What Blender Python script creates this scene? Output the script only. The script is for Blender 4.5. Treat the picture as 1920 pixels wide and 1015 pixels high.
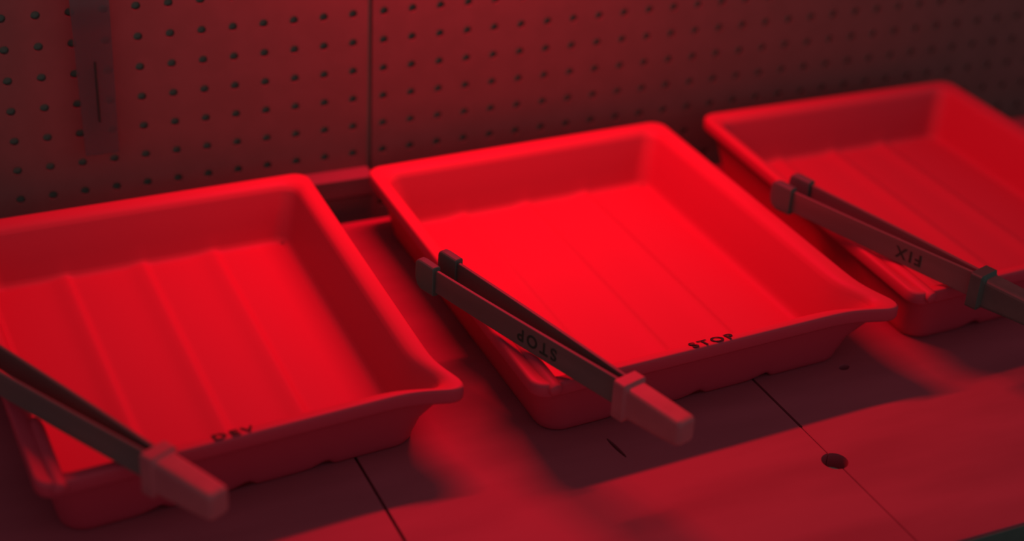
import bpy, bmesh, math, random
from mathutils import Vector, Matrix

for o in list(bpy.data.objects):
    bpy.data.objects.remove(o, do_unlink=True)
SC = bpy.context.scene
COL = SC.collection
random.seed(4)

# ------------------------------------------------------------------ camera
cam = bpy.data.cameras.new('camera')
cam.sensor_fit = 'HORIZONTAL'; cam.sensor_width = 36.0
cam.lens = 2991.3 / 1920 * 36.0
cam.clip_start = 0.02; cam.clip_end = 50
cam_o = bpy.data.objects.new('camera', cam); COL.objects.link(cam_o)
RX = Vector((0.911418, -0.408368, 0.050527))
DN = Vector((-0.160325, -0.465516, -0.870397))
FW = Vector((0.378963, 0.785195, -0.489751))
m = Matrix.Identity(4)
for i in range(3):
    m[i][0] = RX[i]; m[i][1] = -DN[i]; m[i][2] = -FW[i]
m.translation = Vector((-0.13441, -1.18723, 0.64253))
cam_o.matrix_world = m
cam.dof.use_dof = True
cam.dof.focus_distance = 1.14
cam.dof.aperture_fstop = 2.5
SC.camera = cam_o

# ------------------------------------------------------------------ world, safelight, exposure
W = bpy.data.worlds.new('world'); SC.world = W; W.use_nodes = True
bg = W.node_tree.nodes['Background']
bg.inputs[0].default_value = (0.215, 0.200, 0.195, 1); bg.inputs[1].default_value = 1.0

def safelight(loc, length, width, energy, tilt):
    """tube safelight along the wall, above the frame"""
    l = bpy.data.lights.new('safelight', 'AREA'); l.shape = 'RECTANGLE'
    l.size = length; l.size_y = width
    l.color = (1.0, 0.0, 0.042); l.energy = energy
    o = bpy.data.objects.new('safelight', l); COL.objects.link(o); o.location = loc
    o.rotation_euler = (math.radians(-tilt), 0, 0)
    return o
safelight((0.370, -0.045, 0.452), 0.32, 0.022, 4.6, 14)

vs = SC.view_settings
vs.view_transform = 'Standard'; vs.look = 'None'; vs.gamma = 1.0; vs.exposure = 0.0
vs.use_curve_mapping = False

# ------------------------------------------------------------------ helpers
def tag(o, label=None, cat=None, group=None, kind=None):
    if label: o['label'] = label
    if cat: o['category'] = cat
    if group: o['group'] = group
    if kind: o['kind'] = kind
    return o

def empty(name, loc, rz=0.0):
    o = bpy.data.objects.new(name, None); COL.objects.link(o)
    o.location = loc; o.rotation_euler = (0, 0, rz); o.empty_display_size = 0.02
    return o

def link_mesh(name, me, mat=None, parent=None, smooth=False):
    if mat is not None: me.materials.append(mat)
    if smooth:
        for p in me.polygons: p.use_smooth = True
    o = bpy.data.objects.new(name, me); COL.objects.link(o)
    if parent: o.parent = parent
    return o

def from_bm(name, bm, mat=None, parent=None, smooth=False):
    bmesh.ops.recalc_face_normals(bm, faces=bm.faces)
    me = bpy.data.meshes.new(name); bm.to_mesh(me); bm.free()
    return link_mesh(name, me, mat, parent, smooth)

def add_box(bm, lo, hi, bevel=0.0, seg=2):
    r = bmesh.ops.create_cube(bm, size=1.0)
    c = [(a + b) / 2 for a, b in zip(lo, hi)]; s = [b - a for a, b in zip(lo, hi)]
    for v in r['verts']:
        v.co = Vector((c[i] + v.co[i] * s[i] for i in range(3)))
    if bevel:
        es = list({e for v in r['verts'] for e in v.link_edges})
        bmesh.ops.bevel(bm, geom=es, offset=bevel, segments=seg, affect='EDGES', profile=0.5)

def loft(bm, sections, cap=True):
    """sections: lists of points, same count; joined as a tube"""
    rows = [[bm.verts.new(p) for p in s] for s in sections]
    n = len(rows[0])
    for a, b in zip(rows, rows[1:]):
        for i in range(n):
            j = (i + 1) % n
            bm.faces.new((a[i], a[j], b[j], b[i]))
    if cap:
        bm.faces.new(rows[0]); bm.faces.new(rows[-1])

def round_rect(hw, z0, z1, r, n=4):
    """y-z outline of a rounded rectangle, centred on y=0"""
    r = min(r, hw * 0.98, (z1 - z0) * 0.49)
    out = []
    for cy, cz, a0 in ((hw - r, z1 - r, 0), (-hw + r, z1 - r, 90), (-hw + r, z0 + r, 180), (hw - r, z0 + r, 270)):
        for k in range(n + 1):
            a = math.radians(a0 + 90 * k / n)
            out.append((cy + r * math.cos(a), cz + r * math.sin(a)))
    return out

def material(name, col, rough=0.5, spec=0.3, noise=None, bump=None, trans=0.0, alpha=1.0):
    """noise = (scale xyz, second colour, lo, hi, detail); bump = (scale xyz, strength, distance)"""
    mt = bpy.data.materials.new(name); mt.use_nodes = True
    nt = mt.node_tree; b = nt.nodes['Principled BSDF']
    b.inputs['Base Color'].default_value = (*col, 1)
    b.inputs['Roughness'].default_value = rough
    b.inputs['Specular IOR Level'].default_value = spec
    b.inputs['Transmission Weight'].default_value = trans
    b.inputs['Alpha'].default_value = alpha
    def tex(scale, detail):
        tc = nt.nodes.new('ShaderNodeTexCoord'); mp = nt.nodes.new('ShaderNodeMapping')
        mp.inputs['Scale'].default_value = scale
        nz = nt.nodes.new('ShaderNodeTexNoise'); nz.inputs['Scale'].default_value = 1.0
        nz.inputs['Detail'].default_value = detail
        nt.links.new(tc.outputs['Object'], mp.inputs[0]); nt.links.new(mp.outputs[0], nz.inputs[0])
        return nz
    if noise:
        sc, c2, lo, hi, det = noise
        nz = tex(sc, det)
        rp = nt.nodes.new('ShaderNodeValToRGB')
        rp.color_ramp.elements[0].position = lo; rp.color_ramp.elements[0].color = (*c2, 1)
        rp.color_ramp.elements[1].position = hi; rp.color_ramp.elements[1].color = (*col, 1)
        nt.links.new(nz.outputs['Fac'], rp.inputs[0]); nt.links.new(rp.outputs[0], b.inputs['Base Color'])
    if bump:
        sc, st, dist = bump
        nz = tex(sc, 4)
        bp = nt.nodes.new('ShaderNodeBump'); bp.inputs['Strength'].default_value = st; bp.inputs['Distance'].default_value = dist
        nt.links.new(nz.outputs['Fac'], bp.inputs['Height']); nt.links.new(bp.outputs[0], b.inputs['Normal'])
    return mt

M_TRAY = material('tray_plastic', (0.47, 0.040, 0.075), 0.42, 0.10, bump=((60, 60, 60), 0.05, 0.0005))
M_BENCH = material('bench_wood', (0.34, 0.062, 0.095), 0.5, 0.06,
                   noise=((5, 22, 10), (0.28, 0.051, 0.078), 0.36, 0.62, 6), bump=((8, 90, 20), 0.10, 0.0006))
M_RAIL = material('rail_wood', (0.20, 0.085, 0.10), 0.55, 0.2, noise=((6, 60, 60), (0.165, 0.075, 0.085), 0.4, 0.62, 5))
M_PEG = material('hardboard', (0.185, 0.085, 0.088), 0.6, 0.1, noise=((40, 40, 40), (0.171, 0.080, 0.082), 0.4, 0.6, 4))
M_WALL = material('wall_paint', (0.26, 0.30, 0.26), 0.8, 0.1, noise=((4, 4, 4), (0.23, 0.26, 0.23), 0.4, 0.6, 3))
M_FLOOR = material('floor_concrete', (0.08, 0.09, 0.08), 0.8, 0.1, noise=((6, 6, 6), (0.065, 0.07, 0.065), 0.4, 0.6, 5))
M_BAMBOO = material('bamboo', (0.14, 0.085, 0.09), 0.5, 0.25, noise=((6, 60, 90), (0.118, 0.072, 0.075), 0.38, 0.62, 5))
M_RUBBER = material('black_rubber', (0.075, 0.09, 0.085), 0.6, 0.3, bump=((300, 300, 300), 0.1, 0.0003))
M_HANDLE = material('pale_handle_plastic', (0.40, 0.085, 0.11), 0.45, 0.25, noise=((60, 60, 60), (0.36, 0.075, 0.10), 0.4, 0.6, 3))
M_BLACK = material('black_plastic', (0.06, 0.075, 0.07), 0.5, 0.25, noise=((60, 60, 60), (0.05, 0.065, 0.06), 0.4, 0.6, 3))
M_INK = material('marker_ink', (0.03, 0.035, 0.03), 0.7, 0.1, noise=((200, 200, 200), (0.04, 0.035, 0.03), 0.3, 0.5, 3))
M_METAL = material('dull_steel', (0.3, 0.3, 0.3), 0.4, 0.5, noise=((90, 90, 90), (0.25, 0.25, 0.25), 0.4, 0.6, 3))
M_METAL.node_tree.nodes['Principled BSDF'].inputs['Metallic'].default_value = 0.8
M_CLEAR = material('smoky_clear_plastic', (0.29, 0.31, 0.34), 0.06, 0.10, trans=0.84)
M_CLEAR.node_tree.nodes['Principled BSDF'].inputs['IOR'].default_value = 1.35

# ------------------------------------------------------------------ setting
def structure(name, lo, hi, mat, bevel=0.0):
    bm = bmesh.new(); add_box(bm, lo, hi, bevel)
    return tag(from_bm(name, bm, mat), kind='structure')

structure('floor', (-2.2, -2.6, -0.92), (2.6, 0.12, -0.86), M_FLOOR)
structure('wall_back', (-2.2, 0.0052, -0.86), (2.6, 0.12, 1.6), M_WALL)
structure('trim_1', (-0.72, -0.0207, 0.0165), (0.2923, 0.0, 0.0343), M_RAIL, 0.0012)
structure('trim_2', (-0.72, -0.0195, -0.030), (0.2923, 0.0, 0.0163), M_RAIL, 0.0010)

# ------------------------------------------------------------------ pegboard panels
PITCH = 0.0254; RZ = 0.0479; TH = 0.004; HR = 0.0036
def pegboard(name, x_lo, x_hi, first, count, z_lo, z_hi, rows, label):
    """hole centres first + k*PITCH; every hole is cut through the board"""
    bm = bmesh.new(); N = 16
    cx = [first + k * PITCH for k in range(count)]
    bx = [x_lo] + [(a + b) / 2 for a, b in zip(cx, cx[1:])] + [x_hi]
    cz = [RZ + (k - 5) * PITCH for k in range(rows)]
    bz = [z_lo] + [(a + b) / 2 for a, b in zip(cz, cz[1:])] + [z_hi]
    base = x_lo
    verts = []; faces = []
    for i, x in enumerate(cx):
        for j, z in enumerate(cz):
            k0 = len(verts)
            sq = []
            for k in range(N):
                a = 2 * math.pi * (k + 0.0) / N
                c, s = math.cos(a), math.sin(a)
                t = max(abs(c), abs(s)); c /= t; s /= t
                px = x + c * ((bx[i + 1] - x) if c > 0 else (x - bx[i]))
                pz = z + s * ((bz[j + 1] - z) if s > 0 else (z - bz[j]))
                sq.append((px, pz))
            rnd = [(x + HR * math.cos(2 * math.pi * k / N), z + HR * math.sin(2 * math.pi * k / N)) for k in range(N)]
            verts += [(p[0], 0, p[1]) for p in sq] + [(p[0], 0, p[1]) for p in rnd]
            verts += [(p[0], TH, p[1]) for p in rnd]
            for k in range(N):
                q = (k + 1) % N
                faces.append((k0 + k, k0 + q, k0 + N + q, k0 + N + k))
                faces.append((k0 + N + k, k0 + N + q, k0 + 2 * N + q, k0 + 2 * N + k))
    # board edges and back
    n0 = len(verts)
    verts += [(x_lo, 0, z_lo), (x_hi, 0, z_lo), (x_hi, 0, z_hi), (x_lo, 0, z_hi),
              (x_lo, TH, z_lo), (x_hi, TH, z_lo), (x_hi, TH, z_hi), (x_lo, TH, z_hi)]
    for a, b in ((0, 1), (1, 2), (2, 3), (3, 0)):
        faces.append((n0 + a, n0 + b, n0 + 4 + b, n0 + 4 + a))
    me = bpy.data.meshes.new(name); me.from_pydata(verts, [], faces); me.update()
    return tag(link_mesh(name, me, M_PEG), label, 'pegboard', 'pegboard panels on the wall')

pegboard('pegboard_panel', 11 * PITCH + 0.0131 - 40 * PITCH, 11 * PITCH + 0.0131, -28 * PITCH, 40, -0.0915, 0.0479 + 20.5 * PITCH, 26,
         'perforated hardboard panel left of the vertical seam, behind the hanging clear strip')
pegboard('pegboard_panel', 12 * PITCH + 0.0018 - 0.0099, 12 * PITCH + 0.0018 + 50.5 * PITCH, 12 * PITCH + 0.0018, 51, -0.0915, 0.0479 + 20.5 * PITCH, 26,
         'perforated hardboard panel right of the vertical seam, fading into darkness')

# ------------------------------------------------------------------ workbench of boards
bench = tag(empty('workbench', (0.35, -0.29, -0.86)),
            'long board-topped workbench under the trays with a round hole near its front', 'workbench')
BO = Vector(bench.location)
def cut(obj, cutters):
    """boolean-subtract temporary meshes from obj"""
    temps = []
    for bm in cutters:
        bmesh.ops.recalc_face_normals(bm, faces=bm.faces)
        me = bpy.data.meshes.new('cutter'); bm.to_mesh(me); bm.free()
        t = bpy.data.objects.new('cutter', me); COL.objects.link(t); t.parent = obj.parent
        md = obj.modifiers.new('cut', 'BOOLEAN'); md.operation = 'DIFFERENCE'; md.solver = 'EXACT'; md.object = t
        temps.append(t)
    bpy.context.view_layer.update()
    dg = bpy.context.evaluated_depsgraph_get()
    me = bpy.data.meshes.new_from_object(obj.evaluated_get(dg))
    obj.modifiers.clear(); obj.data = me
    for t in temps: bpy.data.objects.remove(t, do_unlink=True)

def cyl(x, y, z0, z1, rx, ry, rot=0.0, n=28):
    bm = bmesh.new()
    def ring(z):
        return [(x + rx * math.cos(a) * math.cos(rot) - ry * math.sin(a) * math.sin(rot) - BO.x,
                 y + rx * math.cos(a) * math.sin(rot) + ry * math.sin(a) * math.cos(rot) - BO.y, z - BO.z)
                for a in (2 * math.pi * k / n for k in range(n))]
    loft(bm, [ring(z0), ring(z1)])
    return bm

seams = [0.157 + 0.3085 * k for k in range(-4, 6)]
for a, b in zip(seams, seams[1:]):
    bm = bmesh.new()
    add_box(bm, (a + 0.0003 - BO.x, -0.577 - BO.y, -0.012 - BO.z), (b - 0.0003 - BO.x, -0.0345 - BO.y, -BO.z), 0.0005, 1)
    o = from_bm('board', bm, M_BENCH, bench)
    cs = []
    if a < 0.4647 < b + 0.02 and a < 0.47 and b > 0.455 or abs(a - 0.4655) < 0.002:
        cs.append(cyl(0.4648, -0.4749, -0.05, 0.01, 0.0094, 0.0094))
    if a < 0.33 < b:
        cs.append(cyl(0.3292, -0.4085, -0.008, 0.01, 0.0016, 0.0125, 0.1))
    if a < 0.54 < b:
        cs.append(cyl(0.5407, -0.3758, -0.006, 0.01, 0.0048, 0.0034, 0.3))
    for gx, g0, g1 in ((0.157, -0.452, -0.340), (0.4655, -0.432, -0.345)):      # wider cut stretches of the joints
        if min(abs(a - gx), abs(b - gx)) < 0.001:
            g = bmesh.new(); add_box(g, (gx - 0.0011 - BO.x, g0 - BO.y, -0.004 - BO.z), (gx + 0.0011 - BO.x, g1 - BO.y, 0.004 - BO.z))
            cs.append(g)
    if cs: cut(o, cs)
bm = bmesh.new(); add_box(bm, (seams[0] - BO.x, -0.5792 - BO.y, -0.016 - BO.z), (seams[-1] - BO.x, -0.577 - BO.y, -0.0008 - BO.z), 0.0004, 1)  # added black strip, stands in for the shaded void below the bench front
o = from_bm('edge_shade_strip', bm, M_BLACK, bench); o['label'] = 'added dark strip imitating the darkness below the front edge'
bm = bmesh.new(); add_box(bm, (seams[0] - BO.x, -0.50 - BO.y, -0.12 - BO.z), (seams[-1] - BO.x, -0.48 - BO.y, -0.012 - BO.z), 0.001)
from_bm('apron', bm, M_BENCH, bench)
for x in (seams[0] + 0.05, seams[-1] - 0.13):
    for y in (-0.48, -0.12):
        bm = bmesh.new(); add_box(bm, (x - BO.x, y - BO.y, -0.86 - BO.z), (x + 0.08 - BO.x, y + 0.08 - BO.y, -0.012 - BO.z), 0.002)
        from_bm('leg', bm, M_BENCH, bench)

# ------------------------------------------------------------------ lettering
def lettering(text, size, mat4, parent, mat=M_INK, thick=0.0003, spacing=1.0, shear=0.0):
    cu = bpy.data.curves.new('lettering', 'FONT'); cu.body = text; cu.size = size
    cu.align_x = 'CENTER'; cu.align_y = 'CENTER'; cu.extrude = thick / 2; cu.space_character = spacing
    cu.shear = shear; cu.offset = size * 0.02
    t = bpy.data.objects.new('tmp', cu); COL.objects.link(t)
    bpy.context.view_layer.update()
    me = bpy.data.meshes.new_from_object(t.evaluated_get(bpy.context.evaluated_depsgraph_get()))
    bpy.data.objects.remove(t, do_unlink=True)
    me.transform(mat4)
    me.name = 'lettering'; me.materials.clear()
    return link_mesh('lettering', me, mat, parent)

# ------------------------------------------------------------------ trays
H = 0.0542; FZ = 0.0055
WT, DT = 0.289, 0.350
NX, NY = 128, 44
RIBS = (-0.061, 0.0, 0.058)
def spaced(n):
    # denser towards both ends, where the corners are
    out = []
    for k in range(n + 1):
        u = k / n
        out.append(0.5 * u + 0.5 * (0.5 - 0.5 * math.cos(math.pi * u)) if n > 100 else 0.15 * u + 0.85 * (0.5 - 0.5 * math.cos(math.pi * u)))
    return out
TX, TY = spaced(NX), spaced(NY)

def tray(name, quad, label, word=None, word_t=0.5, group='darkroom trays in a row on the bench'):
    BL, BR, FR, FL = [Vector((*q, 0)) for q in quad]
    cen = (BL + BR + FR + FL) / 4
    root = tag(empty(name, (cen.x, cen.y, 0)), label, 'tray', group)
    def q(x, y, z):                      # canonical (x in +-WT/2, y in +-DT/2) to this tray's own outline
        u = x / WT + 0.5; v = y / DT + 0.5
        p = (FL * (1 - u) + FR * u) * (1 - v) + (BL * (1 - u) + BR * u) * v - cen
        return (p.x, p.y, z)
    # perimeter parameters, counter-clockwise from front-left
    per = [(2 * t - 1, -1) for t in TX[:-1]] + [(1, 2 * t - 1) for t in TY[:-1]] + \
          [(1 - 2 * t, 1) for t in TX[:-1]] + [(-1, 1 - 2 * t) for t in TY[:-1]]
    NP = len(per)
    def ring(d, r, w):
        a, b = WT / 2 - d, DT / 2 - d
        out = []
        for s, t in per:
            x, y = s * a, t * b
            if r > 0:
                cx = max(-a + r, min(a - r, x)); cy = max(-b + r, min(b - r, y))
                dx, dy = x - cx, y - cy; l = math.hypot(dx, dy)
                x, y = cx + dx / l * r, cy + dy / l * r
            if w > 0:                    # pouring lip: the front-right corner is drawn outwards
                g = math.hypot(x - a, y + b)
                k = w * 0.0172 * math.exp(-(g / 0.021) ** 2)
                x += k * 0.72; y -= k * 0.70
            out.append((x, y))
        return out
    def rows_to_bm(bm, rows):
        vr = [[bm.verts.new(q(x, y, z)) for (x, y), z in zip(r, zs)] for r, zs in rows]
        for a, b in zip(vr, vr[1:]):
            for i in range(NP):
                j = (i + 1) % NP
                bm.faces.new((a[i], a[j], b[j], b[i]))
        return vr
    # rim: a rolled lip with a short skirt
    bm = bmesh.new()
    prof = [(0.0075, -0.0100), (0.0030, -0.0112), (0.0008, -0.0105), (0.0, -0.0085), (0.0, -0.0018), (0.0003, -0.0006), (0.0011, 0.0003), (0.0021, 0.0006),
            (0.0088, -0.0010), (0.0104, -0.0017), (0.0121, -0.0028), (0.0136, -0.0042), (0.0148, -0.0072)]
    rows = [(ring(d, 0.013, 1.0), [H + z] * NP) for d, z in prof]
    rows_to_bm(bm, rows)
    from_bm('rim', bm, M_TRAY, root, True)
    # basin: inner wall, ribbed floor, outer wall, foot
    bm = bmesh.new()
    def ribz(x):
        return sum(0.0026 * math.exp(-((x - r) / (0.0105 if x < r else 0.0030)) ** 2) for r in RIBS)
    fd = 0.0290
    inner = [(0.0148, H - 0.0072, 0.013, 1.0), (0.0172, H - 0.016, 0.013, 0.72), (0.0208, H - 0.030, 0.014, 0.36),
             (0.0232, FZ + 0.0065, 0.014, 0.1), (0.0243, FZ + 0.0028, 0.013, 0.03), (0.0262, FZ + 0.0007, 0.012, 0)]
    rows = []
    for d, z, r, w in inner:
        rg = ring(d, r, w)
        near = max(0.0, 1 - (z - FZ) / 0.008)
        rows.append((rg, [z + near * ribz(p[0]) * 0.8 for p in rg]))
    vr = rows_to_bm(bm, rows)
    # floor grid whose border continues the last ring
    gv = {}
    a, b = WT / 2 - fd, DT / 2 - fd
    for i, tx in enumerate(TX):
        for j, ty in enumerate(TY):
            x, y = (2 * tx - 1) * a, (2 * ty - 1) * b
            gv[i, j] = bm.verts.new(q(x, y, FZ + ribz(x)))
    for i in range(NX):
        for j in range(NY):
            bm.faces.new((gv[i, j], gv[i + 1, j], gv[i + 1, j + 1], gv[i, j + 1]))
    border = [gv[i, 0] for i in range(NX)] + [gv[NX, j] for j in range(NY)] + \
             [gv[NX - i, NY] for i in range(NX)] + [gv[0, NY - j] for j in range(NY)]
    last = vr[-1]
    for i in range(NP):
        j = (i + 1) % NP
        bm.faces.new((last[i], last[j], border[j], border[i]))
    outer = [(0.0075, H - 0.0100, 0.013, 0.95), (0.0088, H - 0.016, 0.014, 0.6), (0.0125, 0.022, 0.017, 0.12), (0.0155, 0.0075, 0.018, 0), (0.0166, 0.0026, 0.018, 0),
             (0.0185, 0.0, 0.017, 0)]
    rows = []
    for d, z, r, w in outer:
        rg = ring(d, r, w)
        lift = max(0.0, 1 - z / 0.012)
        rows.append((rg, [z + lift * 1.5 * ribz(p[0]) for p in rg]))
    vo = rows_to_bm(bm, rows)
    f = bm.faces.new(vo[-1])
    from_bm('basin', bm, M_TRAY, root, True)
    # moulded tong rest: a short round bar along the inside of the left rim at the front
    bm = bmesh.new(); n = 14; secs = []
    R = 0.0050
    for y, s in ((-0.098, 0.15), (-0.100, 0.5), (-0.104, 0.8), (-0.112, 1), (-0.1745, 1), (-0.1772, 0.93), (-0.1785, 0.75)):
        secs.append([q(-WT / 2 + 0.0140 + R * s * math.cos(t), y, H - 0.0030 + R * s * math.sin(t)) for t in (2 * math.pi * k / n for k in range(n))])
    loft(bm, secs)
    tr = from_bm('tong_rest', bm, M_TRAY, root, True)
    # lettering on the front rim
    if word:
        p0 = Vector(q(-WT / 2 + WT * word_t, -DT / 2 + 0.0056, H + 0.00035))
        p1 = Vector(q(-WT / 2 + WT * (word_t + 0.1), -DT / 2 + 0.0056, H + 0.0002))
        ang = math.atan2(p1.y - p0.y, p1.x - p0.x)
        mt = Matrix.Translation(p0) @ Matrix.Rotation(ang, 4, 'Z') @ Matrix.Rotation(math.radians(-13.4), 4, 'X')
        L = lettering(word, 0.0128, mt, root, spacing=1.3, thick=0.0002)
        L['label'] = 'black hand lettering %s on the front rim' % word
    return root

tray('tray', [(-0.064, -0.041), (0.226, -0.0341), (0.2186, -0.3703), (-0.054, -0.393)],
     'red-lit plastic tray at the left, its ribbed floor showing dark lines, front rim marked DEV', 'DEV', 0.452)
tray('tray', [(0.2748, -0.0437), (0.5638, -0.0326), (0.5637, -0.380), (0.2705, -0.397)],
     'brightest red-lit plastic tray between the two others, front rim marked STOP', 'STOP', 0.488)
tray('tray', [(0.6056, -0.0333), (0.8886, -0.0334), (0.8830, -0.366), (0.5930, -0.380)],
     'dimmest red-lit plastic tray at the right, beside the black-handled tongs')

# ------------------------------------------------------------------ print tongs
def tongs(name, joint, tipdir, length, gap_tip, z0, label, handle_mat, handle_label, word=None, wx=0.09, hlen=0.052):
    d = Vector((*tipdir, 0)).normalized()
    root = tag(empty(name, (joint[0], joint[1], z0), math.atan2(d.y, d.x)), label, 'tongs', 'print tongs lying across the trays')
    g0 = 0.0030
    for sgn in (1, -1):
        # flat strip on edge, slightly bowed, wider towards the handle
        bm = bmesh.new(); secs = []
        ns = 16; T = 0.0013
        for k in range(ns + 1):
            t = k / ns
            x = t * length
            yc = sgn * (g0 + (gap_tip - g0) * (t + 0.10 * math.sin(math.pi * t)))
            hh = 0.0205 - 0.0025 * t
            top = 0.0205 - 0.0006 * t
            secs.append([(x, yc + yy, zz) for yy, zz in round_rect(T, top - hh, top, 0.0007, 2)])
        loft(bm, secs)
        arm = from_bm('arm', bm, M_BAMBOO, root)
        # rubber tip sleeve with a thickened inner lip
        bm = bmesh.new(); secs = []
        y1 = sgn * gap_tip
        for x, hw, za, zb in ((length - 0.014, 0.0030, -0.0008, 0.0222), (length - 0.0135, 0.0036, -0.0012, 0.0228), (length, 0.0038, -0.0014, 0.0230),
                              (length + 0.004, 0.0036, 0.0006, 0.0226), (length + 0.0068, 0.0030, 0.0040, 0.0205), (length + 0.0082, 0.0020, 0.0085, 0.0165)):
            secs.append([(x, y1 + yy, zz) for yy, zz in round_rect(hw, za, zb, 0.0022, 3)])
        loft(bm, secs)
        tip = from_bm('rubber_tip', bm, M_RUBBER, root); tip['label'] = 'black rubber tip'
        if word and sgn == 1:
            ang = math.atan2((gap_tip - g0), length)
            tt = wx / length
            yc = g0 + (gap_tip - g0) * (tt + 0.10 * math.sin(math.pi * tt)) + T + 0.00015
            mt = Matrix.Translation((wx, yc, 0.0108)) @ Matrix.Rotation(ang, 4, 'Z') @ Matrix(((1, 0, 0, 0), (0, 0, 1, 0), (0, -1, 0, 0), (0, 0, 0, 1)))
            L = lettering(word, 0.0132, mt, arm, spacing=1.35, thick=0.0002)
            L['label'] = 'black upside-down lettering %s' % word
    # moulded handle block: collar, then a tapering grip
    bm = bmesh.new(); secs = []
    for x, hw, za, zb, r in ((0.0060, 0.0092, -0.0052, 0.0222, 0.002), (0.0055, 0.0102, -0.0060, 0.0230, 0.002), (-0.0035, 0.0102, -0.0058, 0.0230, 0.002), (-0.0045, 0.0090, -0.0040, 0.0214, 0.002),
                             (-0.0060, 0.0084, -0.0030, 0.0206, 0.003), (-0.028, 0.0082, -0.0015, 0.0202, 0.003), (-hlen + 0.003, 0.0078, 0.0004, 0.0196, 0.003),
                             (-hlen + 0.001, 0.0070, 0.0014, 0.0188, 0.003), (-hlen, 0.0056, 0.0028, 0.0174, 0.003)):
        secs.append([(x, yy, zz) for yy, zz in round_rect(hw, za, zb, r, 3)])
    loft(bm, secs)
    h = from_bm('handle', bm, handle_mat, root); h['label'] = handle_label
    return root

ZT = H + 0.0024
tongs('print_tongs', (0.3160, -0.4405), (-0.0597, 0.2), 0.203, 0.0105, ZT,
      'print tongs marked STOP with a pale block handle, across the brightest tray corner', M_HANDLE, 'pale plastic block handle', 'STOP', 0.082)
tongs('print_tongs', (0.6350, -0.4010), (-0.0507, 0.172), 0.190, 0.0114, ZT,
      'print tongs marked FIX with a black handle, across the right tray corner', M_BLACK, 'black handle', 'FIX', 0.062, 0.075)
tongs('print_tongs', (0.0150, -0.4140), (-0.4590, 0.888), 0.203, 0.0105, ZT,
      'blurred pale-handled print tongs across the left tray corner, cut by the frame', M_HANDLE, 'pale plastic block handle')

# ------------------------------------------------------------------ clear plastic strip hanging on the pegboard
strip = tag(empty('hanging_strip', (0.0642, -0.0125, 0.0860)),
            'smoky clear plastic strip hanging over the pegboard holes at upper left', 'strip')
bm = bmesh.new()
loft(bm, [[(-0.0128 - 0.0046 * t, y0, z), (0.0134 + 0.0016 * t, y0, z), (0.0134 + 0.0016 * t, y1, z), (-0.0128 - 0.0046 * t, y1, z)]
          for t, z, y0, y1 in ((0, 0, -0.0036, -0.0020), (0.01, 0.0012, -0.0040, -0.0016), (0.5, 0.118, -0.0040, -0.0016), (1, 0.235, -0.0040, -0.0016))])
from_bm('sleeve', bm, M_CLEAR, strip)
bm = bmesh.new(); add_box(bm, (-0.0009, -0.0050, 0.028), (0.0009, -0.0041, 0.079), 0.0003, 1)
o = from_bm('slot_line', bm, M_INK, strip); o['label'] = 'thin dark vertical line'
bm = bmesh.new()
pts = [(0, 0.0165, 0.226), (0, 0.0105, 0.226), (0, 0.002, 0.2262), (0, -0.0075, 0.2268), (0, -0.0105, 0.230), (0, -0.0108, 0.236)]
secs = [[(p[0] + 0.0018 * math.cos(a), p[1] + (0.0018 * math.sin(a) if k > 3 else 0), p[2] + (0.0018 * math.sin(a) if k <= 3 else 0)) for a in (2 * math.pi * i / 10 for i in range(10))] for k, p in enumerate(pts)]
loft(bm, secs)
o = from_bm('peg_hook', bm, M_METAL, strip, True); o['label'] = 'steel peg hook'
